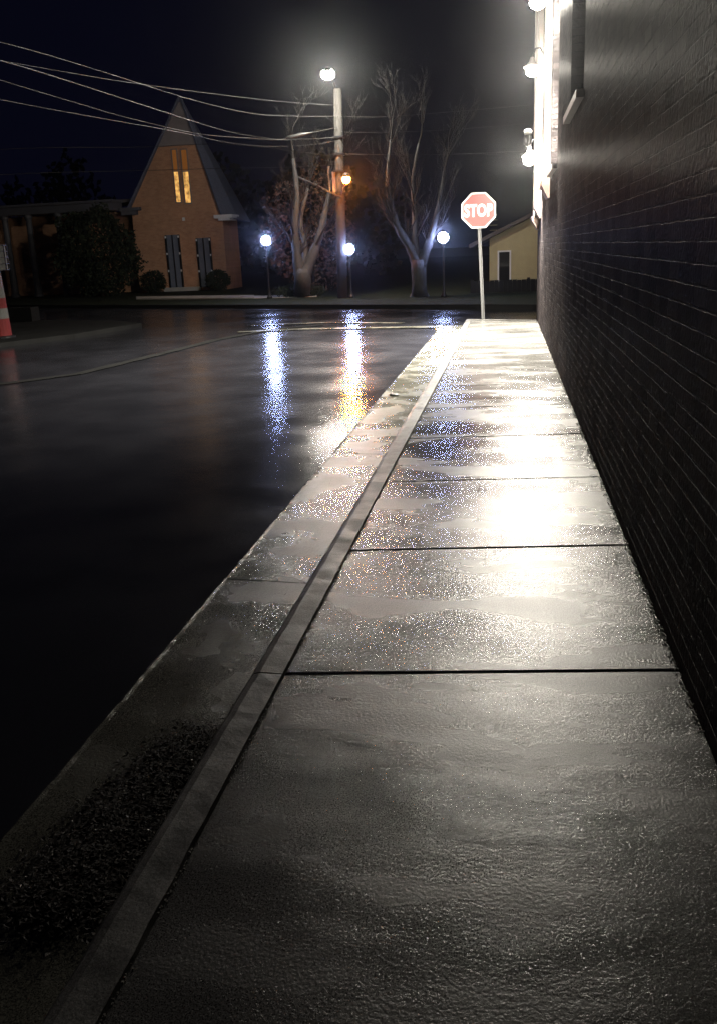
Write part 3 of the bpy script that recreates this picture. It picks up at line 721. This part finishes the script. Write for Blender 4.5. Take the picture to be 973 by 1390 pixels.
# ------------------------------------------------------------ leaf litter and bits in the gutter
rnd = random.Random(5); b = MB(); b2 = MB()
def bit(bm, p, L, wd):
    a = rnd.uniform(0, 6.28); t = rnd.uniform(-.35, .35); d = Vector((math.cos(a), math.sin(a), t)).normalized(); s_ = d.cross(Vector((0, 0, 1))).normalized()
    m_ = p + Vector((0, 0, rnd.uniform(0, .3)*L))
    bm.poly([p-d*L/2, m_+s_*wd/2, p+d*L/2, m_-s_*wd/2])
hb = MB(); gr = {}
for i in range(60):
    for j in range(22):
        t = i/59; c0 = G(60+210*t, 1230-225*t, -.12); u = j/21
        x = max(c0.x-.19, -1.54) + (-1.066-max(c0.x-.19, -1.54))*u; y = c0.y
        e_ = math.sin(math.pi*min(1, t*1.0))**.5*math.sin(math.pi*(.06+.9*u))**.7
        gr[i, j] = hb.bm.verts.new((x, y, -.142 + .045*e_ + .012*mnoise.noise(Vector((x*40, y*40, 0)))*e_))
for i in range(59):
    for j in range(21): hb.bm.faces.new((gr[i, j], gr[i+1, j], gr[i+1, j+1], gr[i, j+1]))
tag(hb.build('leaf_mound', 'litter', smooth=True), 'matted mound of black wet leaf mould under the litter in the gutter', 'leaf litter', kind='stuff')
for k in range(12000):
    t = rnd.random(); px = 60+(270-60)*t; py = 1230-(1230-1005)*t
    # heap hugging the kerb
    c0 = G(px, py, -.12); x = c0.x + rnd.gauss(.02, .085); y = c0.y + rnd.gauss(0, .07)
    if x > -1.075: x = -1.075 - rnd.uniform(0, .08)
    if x < -1.52: continue
    hgt = .006+.03*math.exp(-((x-c0.x)/.12)**2)*rnd.random()
    z = -.123+hgt
    if rnd.random() < .035: bit(b2, Vector((x, y, z+.006)), rnd.uniform(.008, .02), rnd.uniform(.002, .006))
    elif rnd.random() < .5: bit(b, Vector((x, y, z)), rnd.uniform(.02, .06), rnd.uniform(.002, .004))
    else: bit(b, Vector((x, y, z)), rnd.uniform(.012, .03), rnd.uniform(.008, .018))
for k in range(260):
    y = rnd.uniform(2.6, 14); x = rnd.choice((-1.09-abs(rnd.gauss(0, .05)), rnd.uniform(-1.5, -1.1)))
    bit(b2 if rnd.random() < .5 else b, Vector((x, y, -.126)), rnd.uniform(.01, .03), rnd.uniform(.004, .012))
o = b.build('leaf_litter', 'litter', fix=False); tag(o, 'dark heap of rotting leaves and pine needles in the gutter', 'leaf litter', kind='stuff')
o = b2.build('leaf_scraps', 'littp', fix=False); tag(o, 'pale scraps of leaf scattered along the gutter', 'leaf litter', kind='stuff')
q = G(535, 537, -.125); b = MB(); b.sphere((0, 0, 0), .05, .45, 10, 8)
for v in b.bm.verts: v.co += Vector((.35*v.co.x, 0, 0)) + v.co.normalized()*.012*mnoise.noise(v.co*25)
o = b.build('stone', 'kerb', smooth=True); o.location = q + Vector((0, 0, .012)); tag(o, 'flat pale stone lying in the gutter near the kerb', 'stone')

# ------------------------------------------------------------ rainy air
hz_ = MB().box(-80, 60, -12, 110, -1.6, 14).build('haze', 'glass'); hz_.data.materials.clear()
hm = bpy.data.materials.new('rain_haze'); hm.use_nodes = True; n = hm.node_tree.nodes; n.remove(n['Principled BSDF'])
pv = n.new('ShaderNodeVolumePrincipled'); pv.inputs['Color'].default_value = (.85, .87, .92, 1); pv.inputs['Density'].default_value = HAZE; pv.inputs['Anisotropy'].default_value = .983
hm.node_tree.links.new(pv.outputs[0], n['Material Output'].inputs['Volume']); hz_.data.materials.append(hm)
tag(hz_, 'thin rainy haze glowing round the lamps', 'haze', kind='stuff')
